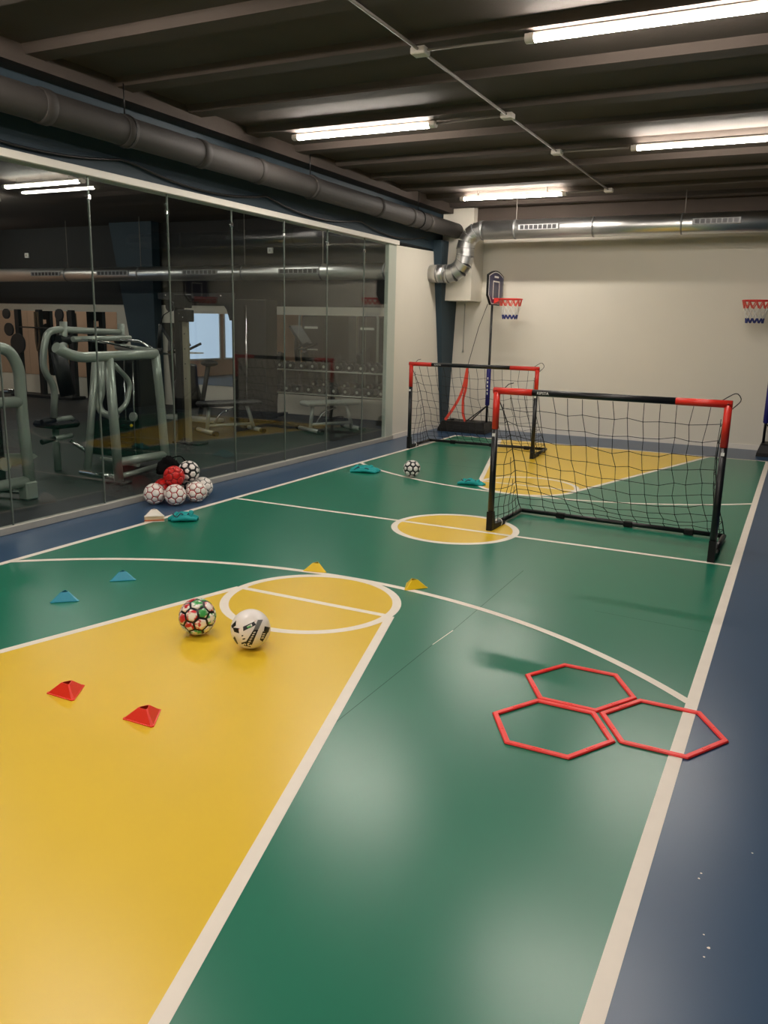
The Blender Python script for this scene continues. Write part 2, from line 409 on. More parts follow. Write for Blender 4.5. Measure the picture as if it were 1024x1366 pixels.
# ------------------------------------------------------------------ ceiling lights
LL = 1.53
def make_light(label, glow, loc):
    t = thing('tube_light', label, 'ceiling light', loc, 0, 'tube lights on the ceiling')
    h = LL/2
    sec = [(-.018, .058), (-.024, .040), (.024, .040), (.018, .058)]
    MB().prism([(a, b) for a, b in sec], LL-.04, 'x', -h+.02).build('housing', 'lamp_body', t)
    arc = [(-.026, .040)] + [(-.038*math.cos(a), .022-.018*math.sin(a)) for a in [PI*i/8 for i in range(9)]] + [(.026, .040)]
    MB().prism(arc[::-1], LL-.12, 'x', -h+.06).build('diffuser', glow, t, 'glowing tube cover')
    arc2 = [(-.036, .050)] + [(-.042*math.cos(a), .022-.022*math.sin(a)) for a in [PI*i/8 for i in range(9)]] + [(.036, .050)]
    for s_ in (-1, 1):
        MB().prism(arc2[::-1], .06, 'x', (-h if s_ < 0 else h-.06)).build('end_cap', 'lamp_body', t)
    for x in (-.5, .5): MB().tube([(x, 0, .06), (x, 0, .18)], .008, 8).build('hanger', 'conduit', t)
    return t
LZ = 3.43
lights = [(-4.006, 7.385, 'glowing tube light above the middle of the glass partition'),
          (-1.055, 5.53, 'glowing tube light nearest the camera at the top right'),
          (-1.035, 9.005, 'glowing tube light at the right edge above the near goal'),
          (-3.885, 11.56, 'glowing tube light furthest away, beside the silver duct'),
          (-4.0, 3.38, 'tube light above the near end of the glass, out at the top left'),
          (-1.04, 1.90, 'tube light over the right side line near the camera'),
          (-3.95, 0.10, 'tube light over the near baseline on the glass side'),
          (-1.04, -1.6, 'tube light behind the camera')]
L0 = None
for x, y, lab in lights:
    if L0 is None: L0 = make_light(lab, 'lamp_glow', (x, y, LZ))
    else: copy_thing(L0, (x, y, LZ), 0, lab)
G0 = None
for x, y, lab in ((-9.6, 8.55, 'gym ceiling tube light seen through the glass at the upper left'), (-12.3, 9.4, 'gym ceiling tube light further left behind the glass'),
                  (-7.1, 4.6, 'added unseen fill tube over the press machines'), (-7.1, 8.0, 'added unseen fill tube over the cable post'), (-7.1, 11.2, 'added unseen fill tube over the weight benches'),  # these three are added, hidden by the wall strip, to brighten the gym
                  (-12.5, 4.5, 'gym ceiling tube light in front of the windows'), (-14.9, 9.2, 'gym ceiling tube light beside the peach wall'), (-15.6, 11.2, 'added unseen fill tube in the corner by the peach wall')):  # the last one is added out of view to brighten the peach wall
    if G0 is None: G0 = make_light(lab, 'gym_lamp_glow', (x, y, LZ)); G0['group'] = 'tube lights in the gym'
    else: copy_thing(G0, (x, y, LZ), 0, lab)

# conduit with junction boxes
CXN = -2.56
t = thing('cable_conduit', 'grey cable conduit with junction boxes along the ceiling', 'conduit', (CXN, 0, 3.476))
MB().tube([(0, FY+.1, 0), (0, 11.58, 0)], .011, 8).build('conduit_run', 'conduit', t)
for y, sd in ((5.53, 1), (7.385, -1), (9.005, 1), (11.56, -1), (3.38, -1), (1.9, 1)):
    MB().box(-.055, .055, y-.05, y+.05, -.03, .018, .008).build('junction_box', 'lamp_body', t)
    MB().tube([(0, y, 0), (.735 if sd > 0 else (-.555 if y > 11 else -.675), y, -.012)], .009, 8).build('branch', 'conduit', t)

# ------------------------------------------------------------------ dark pipe on the left
PX, PZ, PR = -5.14, 3.155, .115
t = thing('drain_pipe', 'thick dark grey pipe along the ceiling above the glass', 'pipe', (PX, 0, PZ))
MB().tube([(0, FY+.05, 0), (0, 12.66, 0)], PR, 24).build('pipe_run', 'pipe_grey', t)
for y in (2.5, 4.62, 5.44, 6.38, 7.28, 8.31, 9.92, 10.9, 11.5):
    MB().tube([(0, y-.05, 0), (0, y-.045, 0), (0, y+.045, 0), (0, y+.05, 0)], [PR, PR+.01, PR+.01, PR], 24).build('coupling', 'pipe_grey', t)
for y in (1.2, 3.4, 5.36, 8.2, 11.1):
    c_ = MB().tube([(math.cos(a)*(PR+.008), y+.09, math.sin(a)*(PR+.008)) for a in [2*PI*i/24 for i in range(24)]], .008, 6, closed=True); c_.tube([(0, y+.09, PR), (0, y+.09, 3.56-PZ)], .006, 6)
    c_.build('pipe_hanger', 'black_metal', t)
cab = []
for i in range(60):
    y = 1.5+i*.18; ph = (y-1.5) % 2.1/2.1; cab.append((GX+.03, y, 3.0-.10*4*ph*(1-ph)))
tag(MB().tube(cab, .010, 6).build('sagging_cable', 'black_metal'), 'thin sagging cable under the dark ceiling pipe', 'cable')

# ------------------------------------------------------------------ galvanised duct
DY, DZ, DR = 12.34, 3.112, .136
t = thing('air_duct', 'silver galvanised air duct along the end wall with a double bend', 'air duct', (0, DY, 0))
MB().tube([(-4.56, 0, DZ), (RX-.01, 0, DZ)], DR, 32).build('main_run', 'galvanised', t)
def gore(cx, cz, r, a0, a1, n=4):
    return [(cx+r*math.cos(a0+(a1-a0)*i/n), 0, cz+r*math.sin(a0+(a1-a0)*i/n)) for i in range(n+1)]
e1 = [(-4.54, 0, DZ)] + gore(-4.59, DZ-.26, .26, PI/2, PI) + [(-4.85, 0, 2.78)]
e2 = [(-4.85, 0, 2.80)] + gore(-5.11, 2.745, .26, 0, -PI/2) + [(-5.16, 0, 2.485)]
def gored(pts):
    mb = MB()
    for a, b in zip(pts[:-1], pts[1:]):
        a, b = Vector(a), Vector(b); d = (b-a).normalized()*.006; mb.tube([a-d, b+d], DR, 32, cap=False)
    return mb
gored(e1).build('upper_elbow', 'galvanised', t); gored(e2).build('lower_elbow', 'galvanised', t)
MB().tube([(-5.14, 0, 2.485), (GX+.002, 0, 2.485)], DR, 32).build('stub', 'galvanised', t)
def band(name, p, axis, r, w_=.02, m='galv_seam'):
    p = Vector(p); a = Vector(axis)*w_/2
    return MB().tube([p-a*1.2, p-a, p+a, p+a*1.2], [r-.004, r+.006, r+.006, r-.004], 32).build(name, m, t)
for x in (-4.58, -4.06, -2.9, -1.70, -.5, .4): band('collar', (x, 0, DZ), (1,0,0), DR)
for pts in (e1, e2):
    for p, q in zip(pts[1:-1], pts[2:]):
        d = (Vector(q)-Vector(p)).normalized(); band('gore_seam', p, d, DR, .008)
for x in (-5.17, -5.29): band('collar', (x, 0, 2.485), (1,0,0), DR)
for x0 in (-3.98, -1.55, .1):
    v = MB().box(x0, x0+.60, -DR-.012, -DR*.80, DZ-.03, DZ+.05, .004).build('vent', 'galv_seam', t, 'slotted air vent')
    for i in range(8): MB().box(x0+.03+i*.069, x0+.085+i*.069, -DR-.0145, -DR-.011, DZ-.018, DZ+.038).build('vent_slot', 'black_metal', v)
for x in (-4.06, -1.68, .4): MB().tube([(x, 0, DZ+DR), (x, 0, 3.56)], .006, 6).build('hanger_rod', 'conduit', t)
# the duct inside the gym
t = thing('gym_air_duct', 'silver spiral air duct high in the gym behind the glass', 'air duct', (0, DY, 0))
MB().tube([(GYML+.02, 0, 2.53), (GX-.125, 0, 2.53)], .13, 24).build('main_run', 'galvanised', t)
for x in (-15.3, -13.3, -11.4, -9.0, -7.4, -6.2): band('collar', (x, 0, 2.53), (1,0,0), .13, .03); MB().tube([(x, 0, 2.65), (x, 0, 3.56)], .007, 6).build('hanger_rod', 'conduit', t)
for x in (-14.2, -12.4, -10.3, -8.2):
    v = MB().box(x, x+.8, -.142, -.10, 2.50, 2.58).build('vent', 'galv_seam', t)
    for i in range(8): MB().box(x+.03+i*.095, x+.10+i*.095, -.1445, -.141, 2.51, 2.57).build('vent_slot', 'black_metal', v)
for x, z, lab in ((-15.4, 3.0, 'small white square sensor on the dark gym wall at the far left'), (-9.02, 2.98, 'small white square sensor on the dark gym wall above the silver duct')):
    tt = thing('wall_sensor', lab, 'sensor', (x, WY-.02, z), 0, 'white sensors on the gym wall')
    MB().box(-.055, .055, -.04, -.002, -.05, .05, .006).build('case', 'white_plastic', tt); MB().box(-.02, .02, -.043, -.0395, -.02, .02).build('lens', 'rail_grey', tt)

# ------------------------------------------------------------------ football goals
GW, GH, GD = 1.75, 1.165, .78
def make_goal(label, loc, rz):
    t = thing('football_goal', label, 'goal', loc, rz, 'small football goals')
    h = GW/2; r = .026
    MB().tube([(-h+.30, 0, GH), (h-.36, 0, GH)], r, 14).build('crossbar', 'black_metal', t)
    for s_, e in ((-1, .30), (1, .36)):
        MB().tube([(s_*(h+r), 0, GH), (s_*(h-e), 0, GH)], r+.0015, 14).build('crossbar_end', 'red_paint', t, 'red crossbar end')
        MB().tube([(s_*h, 0, GH+.01), (s_*h, 0, GH-.31)], r+.0015, 14).build('post_top', 'red_paint', t, 'red post top')
        MB().tube([(s_*h, 0, GH-.31), (s_*h, 0, .01)], r, 14).build('post', 'black_metal', t)
        ft = MB().prism([(-.028, 0), (.30, 0), (.30, .03), (.05, .05), (.026, .16), (-.028, .16)], .05, 'x', s_*h-.025)
        ft.build('foot', 'black_plastic', t)
        MB().tube([(s_*h, .28, .028), (s_*h, GD, .028)], .02, 10).build('side_bar', 'black_metal', t)
        MB().box(s_*h-.012 - s_*.0, s_*h+.012, -.0285, -.0255, GH-.37, GH-.345).build('sticker', 'white_plastic', t)
        lp = fillet([(s_*(h-.05), .01, GH+.02), (s_*(h-.01), .03, GH+.05), (s_*(h+.045), .04, GH+.085), (s_*(h+.085), .04, GH+.03), (s_*(h+.02), .02, GH-.04)], .03, 3)
        if s_ > 0: MB().tube(lp, .0035, 6).build('cord_loop', 'net_black', t)
        else: MB().tube([(-h+.06, .0, GH+.02), (-h+.085, .03, GH+.055), (-h+.12, .05, GH+.065)], .0035, 6).build('cord_loop', 'net_black', t)
        MB().tube([(s_*h+math.cos(a)*.034, .20, .03+math.sin(a)*.034) for a in [2*PI*i/14 for i in range(14)]], .004, 6, closed=True).build('cable_tie', 'white_plastic' if s_ < 0 else 'black_plastic', t)
    MB().tube([(-h, GD, .028), (h, GD, .028)], .02, 10).build('back_bar', 'black_metal', t)
    for x in (-.5, .1, .6): MB().box(x-.04, x+.04, GD-.024, GD+.024, .002, .05, .006).build('bar_joint', 'black_plastic', t)
    # net surface
    def prof(u, x):
        e = 1-abs(x)/h                                    # 0 at the sides, 1 in the middle
        sag = .16+.05*math.sin(3*x+1.)
        y = GD*(u**1.05) ; z = (GH-.03)*(1-u)+.04*u - sag*math.sin(PI*u)*(.5+.5*u)
        y -= .05*math.sin(PI*u)*min(1, e*3)
        z -= .035*(1-math.exp(-u*9))*math.exp(-u*3)*abs(math.sin((x+h)/GW*PI*5))
        return Vector((0, y, max(.03, z)))
    net = MB(); ncol = 15; nrow = 11; cord = .0029
    P = {}
    for i in range(ncol+1):
        for j in range(nrow+1):
            x = -h+GW*i/ncol; u = j/nrow
            pinch = .10*math.sin(PI*u)*(1-u)*1.1
            xx = x*(1-pinch/h*abs(x)/h)
            jx = (random.uniform(-.012, .012) if 0 < i < ncol and j not in (0, nrow) else 0); jz = random.uniform(-.01, .01) if 0 < j < nrow else 0
            p = prof(u, x); P[i, j] = Vector((xx+jx, p.y+jz*.5, p.z+jz))
    for i in range(1, ncol): net.tube([P[i, j] for j in range(nrow+1)], cord, 4, cap=False)
    for j in range(1, nrow): net.tube([P[i, j] for i in range(ncol+1)], cord, 4, cap=False)
    kn = .005
    for i in range(1, ncol):
        for j in range(1, nrow): net.sphere(P[i, j], kn, 5, 4)
    net.build('back_net', 'net_black', t)
    for s_, i in ((-1, 0), (1, ncol)):
        seam = [P[i, j] for j in range(nrow+1)]
        MB().tube(seam, .0045, 6).build('seam_cord', 'net_black', t)
        sn = MB()
        # side net: rows from the post to the seam, columns between
        rows = []
        for j in range(1, nrow):
            a = Vector((s_*h, .02, seam[j].z*.98+.01)); b = seam[j]
            n = max(2, int((b-a).length/.10)); row = []
            for k in range(n+1):
                f_ = k/n; p = a.lerp(b, f_); p.x -= s_*.03*math.sin(PI*f_); p.z -= .012*math.sin(PI*f_)+random.uniform(-.006, .006)*(0 < k < n); row.append(p)
            rows.append(row); sn.tube(row, cord, 4, cap=False)
        for k in range(1, 8):
            colp = [r_[k] for r_ in rows if len(r_) > k+1]
            if len(colp) > 1:
                e = colp[-1].copy(); e.z = .04; sn.tube([colp[0]+Vector((0,0,.05))] + colp + [e], cord, 4, cap=False)
        sn.build('side_net', 'net_black', t)
    tx = xform(text_mb('KIPSTA', .030), Matrix.Translation((-h+.39, -r-.0006, GH)) @ Matrix.Rotation(PI/2, 4, 'X'))
    tx.build('lettering', 'white_plastic', t, 'small white lettering')
    return t
g1 = make_goal('near red and black football goal with its left foot on the centre circle', (-1.315, 6.375, 0.002), -.030)
copy_thing(g1, (-3.915, 10.39, 0.002), .045, 'far red and black football goal in front of the hoop stand in the corner')

# ------------------------------------------------------------------ basketball stands
def make_hoop(label, loc, rz):
    """local frame: the hoop faces +x; origin at the pole foot"""
    t = thing('basketball_stand', label, 'basketball hoop', loc, rz, 'portable basketball stands')
    x0, x1, d = -.76, .07, .25
    b = MB(); lo = [(x0, -d), (x1, -d), (x1, d), (x0, d)]; hi = [(x0+.05, -d+.05), (x1-.04, -d+.05), (x1-.04, d-.05), (x0+.05, d-.05)]
    mid = [(a*.985+(-.005), c_*.98) for a, c_ in lo]
    vs = [(x, y, 0) for x, y in lo]+[(x, y, .05) for x, y in mid]+[(x, y, .155) for x, y in hi]+[(x*.97-.01, y*.93, .17) for x, y in hi]
    fs = [(3,2,1,0), (12,13,14,15)] + [(k*4+i, k*4+(i+1) % 4, k*4+4+(i+1) % 4, k*4+4+i) for k in range(3) for i in range(4)]
    b.add(vs, fs); b.build('base_tank', 'black_plastic', t)
    MB().tube([(x0+.16, 0, .165), (x0+.16, 0, .19)], .04, 14).build('filler_cap', 'black_plastic', t)
    MB().tube([(0, 0, .12), (0, 0, 2.16)], .019, 12).build('pole', 'black_metal', t)
    sl = MB().tube([(0, 0, .44), (0, 0, .455), (0, 0, 1.06), (0, 0, 1.08)], [.022, .036, .036, .022], 14).build('pole_pad', 'blue_sleeve', t, 'blue padded pole sleeve')
    mk = MB()
    for k in range(5): mk.box(-.009, .009, -.0375, -.0355, .62+.06*k, .655+.06*k)
    mk.build('pad_mark', 'white_plastic', sl)
    for s_ in (-1, 1): MB().tube([(0, s_*.012, .44), (-.32, s_*.13, .165)], .009, 8).build('brace', 'black_metal', t)
    # backboard in the y-z plane
    out = [(-.36, 2.16), (-.36, 2.47)] + [(-.36+.72*i/10, 2.47+.075*math.sin(PI*i/10)) for i in range(1, 10)] + [(.36, 2.47), (.36, 2.16), (.20, 2.02), (-.20, 2.02)]
    bb = MB().prism(out, .03, 'x', .02).build('backboard', 'black_plastic', t)
    def scl(f_): return [(y*f_, 2.275+(z-2.275)*f_) for y, z in out]
    MB().prism(scl(.93), .002, 'x', .0495).build('border_line', 'white_plastic', bb, 'white border')
    MB().prism(scl(.89), .002, 'x', .0505).build('face_sheet', 'navy', bb, 'dark blue face')
    fr = MB()
    for y0, y1, z0, z1 in ((-.15, .15, 2.37, 2.39), (-.15, .15, 2.11, 2.13), (-.15, -.13, 2.13, 2.37), (.13, .15, 2.13, 2.37)): fr.box(.0505, .0545, y0, y1, z0, z1)
    fr.build('target_frame', 'white_plastic', bb, 'white target square')
    MB().box(.0505, .0545, -.10, .10, 2.435, 2.465, .004).build('logo_mark', 'white_plastic', bb)
    # rim
    rc, rr, rz_ = .30, .18, 2.115
    MB().tube([(rc+rr*math.cos(a), rr*math.sin(a), rz_) for a in [2*PI*i/32 for i in range(32)]], .011, 8, closed=True).build('rim', 'rim_red', t)
    MB().prism([(.05, 2.04), (.05, 2.13), (.13, 2.13), (.17, 2.105), (.10, 2.07)], .16, 'y', -.08).build('rim_bracket', 'rim_red', t)
    n = 12
    def ringp(k, lv, f_):
        r_ = [rr*.98, .155, .135, .12, .112][lv]; z_ = rz_-.01-[0, .095, .165, .225, .29][lv]
        a = 2*PI*(k+(.5 if lv % 2 else 0)+f_)/n; return Vector((rc+r_*math.cos(a), r_*math.sin(a), z_))
    for nm, lv, mt in (('net_top', 0, 'net_red'), ('net_middle', 1, 'net_white'), ('net_middle', 2, 'net_white'), ('net_bottom', 3, 'net_blue')):
        mb = MB()
        for k in range(n):
            a = ringp(k, lv, 0)
            for dk in ((0, -1) if lv % 2 == 0 else (0, 1)): mb.tube([a, ringp(k+dk, lv+1, 0)], .008, 5, cap=False)
        mb.build(nm, mt, t)
    return t
h1 = make_hoop('basketball stand in the left corner beside the silver duct bend', (-4.50, 12.70, .001), 0)
copy_thing(h1, (-.375, 12.74, .001), PI, 'basketball stand cut off by the right edge of the picture')
# red straps hanging at the left stand
t = thing('agility_strap', 'red agility strap hanging on a cord behind the far goal', 'strap', (-4.8, 12.42, .18))
MB().tube([(.24, .24, 1.86), (.16, .10, 1.50), (.03, .0, .86)], .005, 6).build('cord', 'net_black', t)
def ribbon(pts, wd, th=.004):
    mb = MB(); pts = fillet(pts, .12, 5); vs = []
    for i, p in enumerate(pts):
        d = (pts[min(i+1, len(pts)-1)]-pts[max(i-1, 0)]).normalized(); n = Vector((d.z, 0, -d.x)).normalized()*wd/2
        vs += [p-n-Vector((0, th/2, 0)), p+n-Vector((0, th/2, 0)), p+n+Vector((0, th/2, 0)), p-n+Vector((0, th/2, 0))]
    m_ = len(pts); mb.add(vs, [(i*4+k, i*4+(k+1) % 4, i*4+4+(k+1) % 4, i*4+4+k) for i in range(m_-1) for k in range(4)] + [(3, 2, 1, 0), (m_*4-4, m_*4-3, m_*4-2, m_*4-1)])
    return mb
ribbon([(.04, 0, .88), (.0, -.01, .60), (-.06, -.02, .40), (-.17, -.03, .20), (-.29, -.05, .02)], .045).build('strap', 'strap_red', t)
ribbon([(.035, .01, .86), (.025, .02, .55), (-.03, .03, .36), (-.02, .03, .12), (.03, .02, .01)], .04).build('strap', 'strap_red', t)
t = thing('pull_cord', 'thin hanging pull cord on the end wall beside the blue column', 'cord', (-5.15, WY-.02, 1.26))
MB().tube([(0, 0, .04), (0, 0, .80)], .006, 6).build('cord', 'rail_grey', t); MB().tube([(0, 0, 0), (0, 0, .05)], [.018, .01], 8).build('knob', 'rail_grey', t)

# ------------------------------------------------------------------ balls
phi = (1+5**.5)/2
ICO = [Vector(p).normalized() for p in ((0,1,phi),(0,-1,phi),(0,1,-phi),(0,-1,-phi),(1,phi,0),(-1,phi,0),(1,-phi,0),(-1,-phi,0),(phi,0,1),(phi,0,-1),(-phi,0,1),(-phi,0,-1))]
EL = min((a-b).length for a in ICO for b in ICO if a is not b)
NB = {i: [j for j in range(12) if j != i and (ICO[i]-ICO[j]).length < EL*1.05] for i in range(12)}
def order(c, ps):
    u = c.orthogonal().normalized(); v = c.cross(u)
    return sorted(ps, key=lambda p: math.atan2(p.dot(v), p.dot(u)))
PANELS = []
for i in range(12):
    PANELS.append(('pent', ICO[i], order(ICO[i], [ICO[i].lerp(ICO[j], 1/3) for j in NB[i]])))
for i in range(12):
    for j in NB[i]:
        for k in NB[i]:
            if i < j < k and k in NB[j]:
                c = (ICO[i]+ICO[j]+ICO[k]).normalized(); tri = (i, j, k)
                PANELS.append(('hex', c, order(c, [ICO[a].lerp(ICO[b], 1/3) for a in tri for b in tri if a != b])))
def panel_mb(mb, c, poly, R, inset):
    cen = sum(poly, Vector())/len(poly); n = len(poly); pts = []
    for i in range(n):
        a, b = poly[i], poly[(i+1) % n]
        for f_ in (0., .33, .67): pts.append(cen.lerp(a.lerp(b, f_), inset))
    m_ = len(pts); vs = [c*R] + [cen.lerp(p, .55).normalized()*R for p in pts] + [p.normalized()*R for p in pts] + [p.normalized()*R*.975 for p in pts]
    fs = [(0, 1+i, 1+(i+1) % m_) for i in range(m_)]
    for k in range(2): fs += [(1+k*m_+i, 1+(k+1)*m_+i, 1+(k+1)*m_+(i+1) % m_, 1+k*m_+(i+1) % m_) for i in range(m_)]
    mb.add(vs, fs, True); return mb
def ball(label, loc, R, core, style, rot, group):
    """one football: core + panels"""
    t = thing('football', label, 'ball', loc, 0, group); t.rotation_euler = rot
    MB().sphere((0,0,0), R*.982, 28, 16).build('bladder', core, t)
    if style == 'multi':
        rnd = random.Random(3)
        for kind, c, poly in PANELS:
            mt = 'ball_green' if rnd.random() < .6 else 'ball_redwhite'
            panel_mb(MB(), c, poly, R, .80).build('panel', mt, t)
    else:
        groups = {}
        for n, (kind, c, poly) in enumerate(PANELS):
            mt, ins = style(kind, n)
            if mt: panel_mb(groups.setdefault(mt, MB()), c, poly, R, ins)
        for mt, mb in groups.items(): tag(mb.build('panels', mt, t), kind='stuff')
    return t
ball('football with green and red panels and thick black seams on the yellow key', (-2.76, 3.31, .1016), .1, 'ball_black', 'multi', (.5, .3, .9), None)
R2 = .103
b2 = thing('football', 'white football with slanted black print on the yellow key', 'ball', (-2.40, 3.295, R2+.0016), 0)
MB().sphere((0,0,0), R2, 40, 26).build('shell', 'ball_white', b2)
vd = Vector((2.40, -3.295, 1.55)).normalized(); ru = Vector((0,0,1)).cross(vd).normalized(); uu = vd.cross(ru)
def decal(polys, m, name='print_mark', k=1.004):
    mb = MB()
    for q in polys:
        n = 6; a, b, c, d = [Vector(p) for p in q]; vs = []
        for i in range(n+1):
            for j in range(n+1):
                p = a.lerp(b, i/n).lerp(d.lerp(c, i/n), j/n)
                x, y = p.x, p.y; zz = math.sqrt(max(.02, 1-x*x-y*y)); vs.append((ru*x+uu*y+vd*zz).normalized()*R2*k)
        mb.add(vs, [(i*(n+1)+j, (i+1)*(n+1)+j, (i+1)*(n+1)+j+1, i*(n+1)+j+1) for i in range(n) for j in range(n)], True)
    return mb.build(name, m, b2)
decal([[(.14, -.06), (.38, -.04), (.0, -.90), (-.35, -.80)]], 'ball_black')
decal([[(.36, .43), (.61, .43), (.39, -.03), (.14, -.06)]], 'ball_grey')
decal([[(.69, .10), (.96, .04), (.86, -.22), (.64, -.14)], [(.60, -.14), (.84, -.20), (.58, -.66), (.44, -.55)]], 'ball_black')
decal([[(-.95, .19), (-.70, .44), (-.72, .19), (-.90, .06)], [(-.88, .10), (-.56, .05), (-.56, -.20), (-.80, -.12)]], 'ball_black')
decal([[(-.60, .02), (-.36, .10), (-.36, -.12), (-.56, -.16)]], 'ball_redwhite')
decal([[(-.38, .11), (.20, .36), (.26, .18), (-.36, -.10)]], 'ball_black')
decal([[(-.20, .12), (.06, .25), (.08, .14), (-.14, .02)]], 'ball_green', k=1.006)
decal([[(.18, .42), (.30, .46), (.30, .30), (.20, .26)]], 'ball_redwhite', k=1.006)
decal([[(-.86, -.42), (-.78, -.34), (-.62, -.70), (-.68, -.76)], [(-.46, -.66), (-.2, -.60), (-.22, -.68), (-.46, -.74)], [(-.45, -.30), (-.36, -.28), (-.36, -.34), (-.44, -.36)], [(-.40, -.46), (-.26, -.44), (-.28, -.50), (-.40, -.52)]], 'ball_black')
for i in range(6):
    f_ = i/6; x0 = .16-.36*f_; y0 = -.16-.64*f_
    decal([[(x0-.02, y0), (x0+.09, y0+.02), (x0+.07, y0-.035), (x0-.04, y0-.05)]], 'ball_white', 'print_letter', k=1.007)
for i in range(3):
    f_ = i/3; x0 = .62-.12*f_; y0 = -.24-.30*f_
    decal([[(x0-.02, y0), (x0+.10, y0+.0), (x0+.08, y0-.05), (x0-.04, y0-.05)]], 'ball_white', 'print_letter', k=1.007)
S_white = lambda k, n: ('ball_pink', .85)
S_red = lambda k, n: ('ball_red', .90)
S_bw = lambda k, n: ('ball_white', .70 if k == 'hex' else .62)
ball('black and white football on the far three-point line', (-3.80, 8.31, .0985), .097, 'ball_black', S_bw, (.2, .5, .1), None)
PG = 'footballs piled against the glass'
r_ = .098
ball('white football with red lines, left one at the front of the pile', (-5.215, 5.70, r_), r_, 'ball_redline', S_white, (.4, .1, .2), PG)
ball('white football with red lines, middle one at the front of the pile', (-5.025, 5.765, r_), r_, 'ball_redline', S_white, (.9, .5, .6), PG)
ball('white football with red lines, right one at the front of the pile', (-4.955, 5.98, r_), r_, 'ball_redline', S_white, (.1, .8, 1.3), PG)
ball('white football with dark lines half hidden at the back right of the pile', (-5.055, 6.195, r_), r_, 'ball_black', lambda k, n: ('ball_white', .88), (.3, .3, .5), PG)
ball('red football on top of the pile by the glass', (-5.115, 5.86, r_+.150), r_, 'ball_darkred', S_red, (.3, .2, .2), PG)
ball('red football low at the left back of the pile', (-5.275, 5.895, r_+.012), r_, 'ball_darkred', S_red, (.7, .2, .9), PG)
ball('black and white football on top of the pile by the glass', (-5.12, 6.075, r_+.165), r_+.004, 'ball_black', S_bw, (.8, .2, .5), PG)
ball('football hidden in the middle of the pile', (-5.245, 6.125, r_), r_, 'ball_black', S_bw, (.8, .9, .5), PG)
# dark net bag lying on the pile
mb = MB()
nu, nv = 26, 12; vs = []
for i in range(nv+1):
    for k in range(nu):
        a = 2*PI*k/nu; f_ = i/nv
        rr = .115*math.sin(PI*min(f_*.5+.02, .5))*(1+.35*noise.noise(Vector((math.cos(a)*2, math.sin(a)*2, f_*3+4))))
        vs.append((rr*math.cos(a)*.7, rr*math.sin(a)*1.2, .10*(1-f_**1.6)+.03*noise.noise(Vector((math.cos(a)*3, math.sin(a)*3, f_*5)))-.05*f_))
mb.add(vs, [(i*nu+k, i*nu+(k+1) % nu, (i+1)*nu+(k+1) % nu, (i+1)*nu+k) for i in range(nv) for k in range(nu)] + [tuple(range(nu))[::-1], tuple(nv*nu+k for k in range(nu))], True)
bg = mb.build('ball_bag', 'bag_black'); bg.location = (-5.30, 6.0, .30); tag(bg, 'crumpled black ball bag on top of the football pile', 'bag')
MB().tube(fillet([(0, .05, .08), (.05, .12, .10), (.08, .16, .03), (.06, .20, .0)], .04), .006, 6).build('drawstring', 'bag_black', bg)

# ------------------------------------------------------------------ triangular markers
def make_cone_mesh(side=.172, top=.052, h=.052, th=.003):
    def tri(s_, z): 
        R_ = s_/3**.5; P = []
        c = .012/3**.5 if s_ > .1 else .004
        for k in range(3):
            a = PI/2+2*PI*k/3
            for d in (-1, 1): P.append((R_*math.cos(a)-c*math.cos(a)-d*c*.9*math.sin(a)*1., R_*math.sin(a)-c*math.sin(a)+d*c*.9*math.cos(a), z))
        return P
    rings = [tri(side, 0), tri(side, .004), tri(side-.012, .005), tri(top, h), tri(top-.010, h), tri(side-.024, 0)]
    vs = [p for r__ in rings for p in r__]; n = 6
    fs = [(k*n+i, k*n+(i+1) % n, (k+1)*n+(i+1) % n, (k+1)*n+i) for k in range(5) for i in range(n)] + [(5*n+i, 5*n+(i+1) % n, (i+1) % n, i) for i in range(n)]
    mb = MB(); mb.add(vs, fs); return mb
CM = {}
def cone(mt, label, x, y, ang, z=.0016, group=None, tilt=(0, 0)):
    if mt not in CM:
        o = make_cone_mesh().build('marker_cone', mt); CM[mt] = o.data
    else:
        o = bpy.data.objects.new('marker_cone', CM[mt]); COL.objects.link(o)
    o.location = (x, y, z); o.rotation_euler = (tilt[0], tilt[1], ang); return tag(o, label, 'marker cone', group)
R_ = math.radians
cone('cone_red', 'red triangular marker cone on the yellow key, further left', -2.795, 2.445, R_(0))
cone('cone_red', 'red triangular marker cone on the yellow key, further right', -2.322, 2.427, R_(1))
d40 = R_(42)
cone('cone_cyan', 'light blue triangular marker cone nearer the glass balls pile', -3.815, 3.845, d40)
cone('cone_cyan', 'light blue triangular marker cone nearer the key line', -3.81, 3.36, d40)
cone('cone_yellow', 'yellow triangular marker cone above the free throw circle', -2.835, 4.665, R_(15))
cone('cone_yellow', 'yellow triangular marker cone right of the free throw circle on the arc', -2.095, 4.66, R_(170))
for k, (mt, nm) in enumerate((('cone_white', 'lowest, white'), ('cone_orange', 'second from the floor, orange'), ('cone_cream', 'third from the floor, cream'), ('cone_cream', 'fourth from the floor, cream'), ('cone_cream', 'fifth from the floor, cream'), ('cone_white', 'topmost, white'))):
    cone(mt, 'marker cone in the stack before the football pile, '+nm, -4.765, 5.195, d40, .0016+.0095*k, 'stacked marker cones')

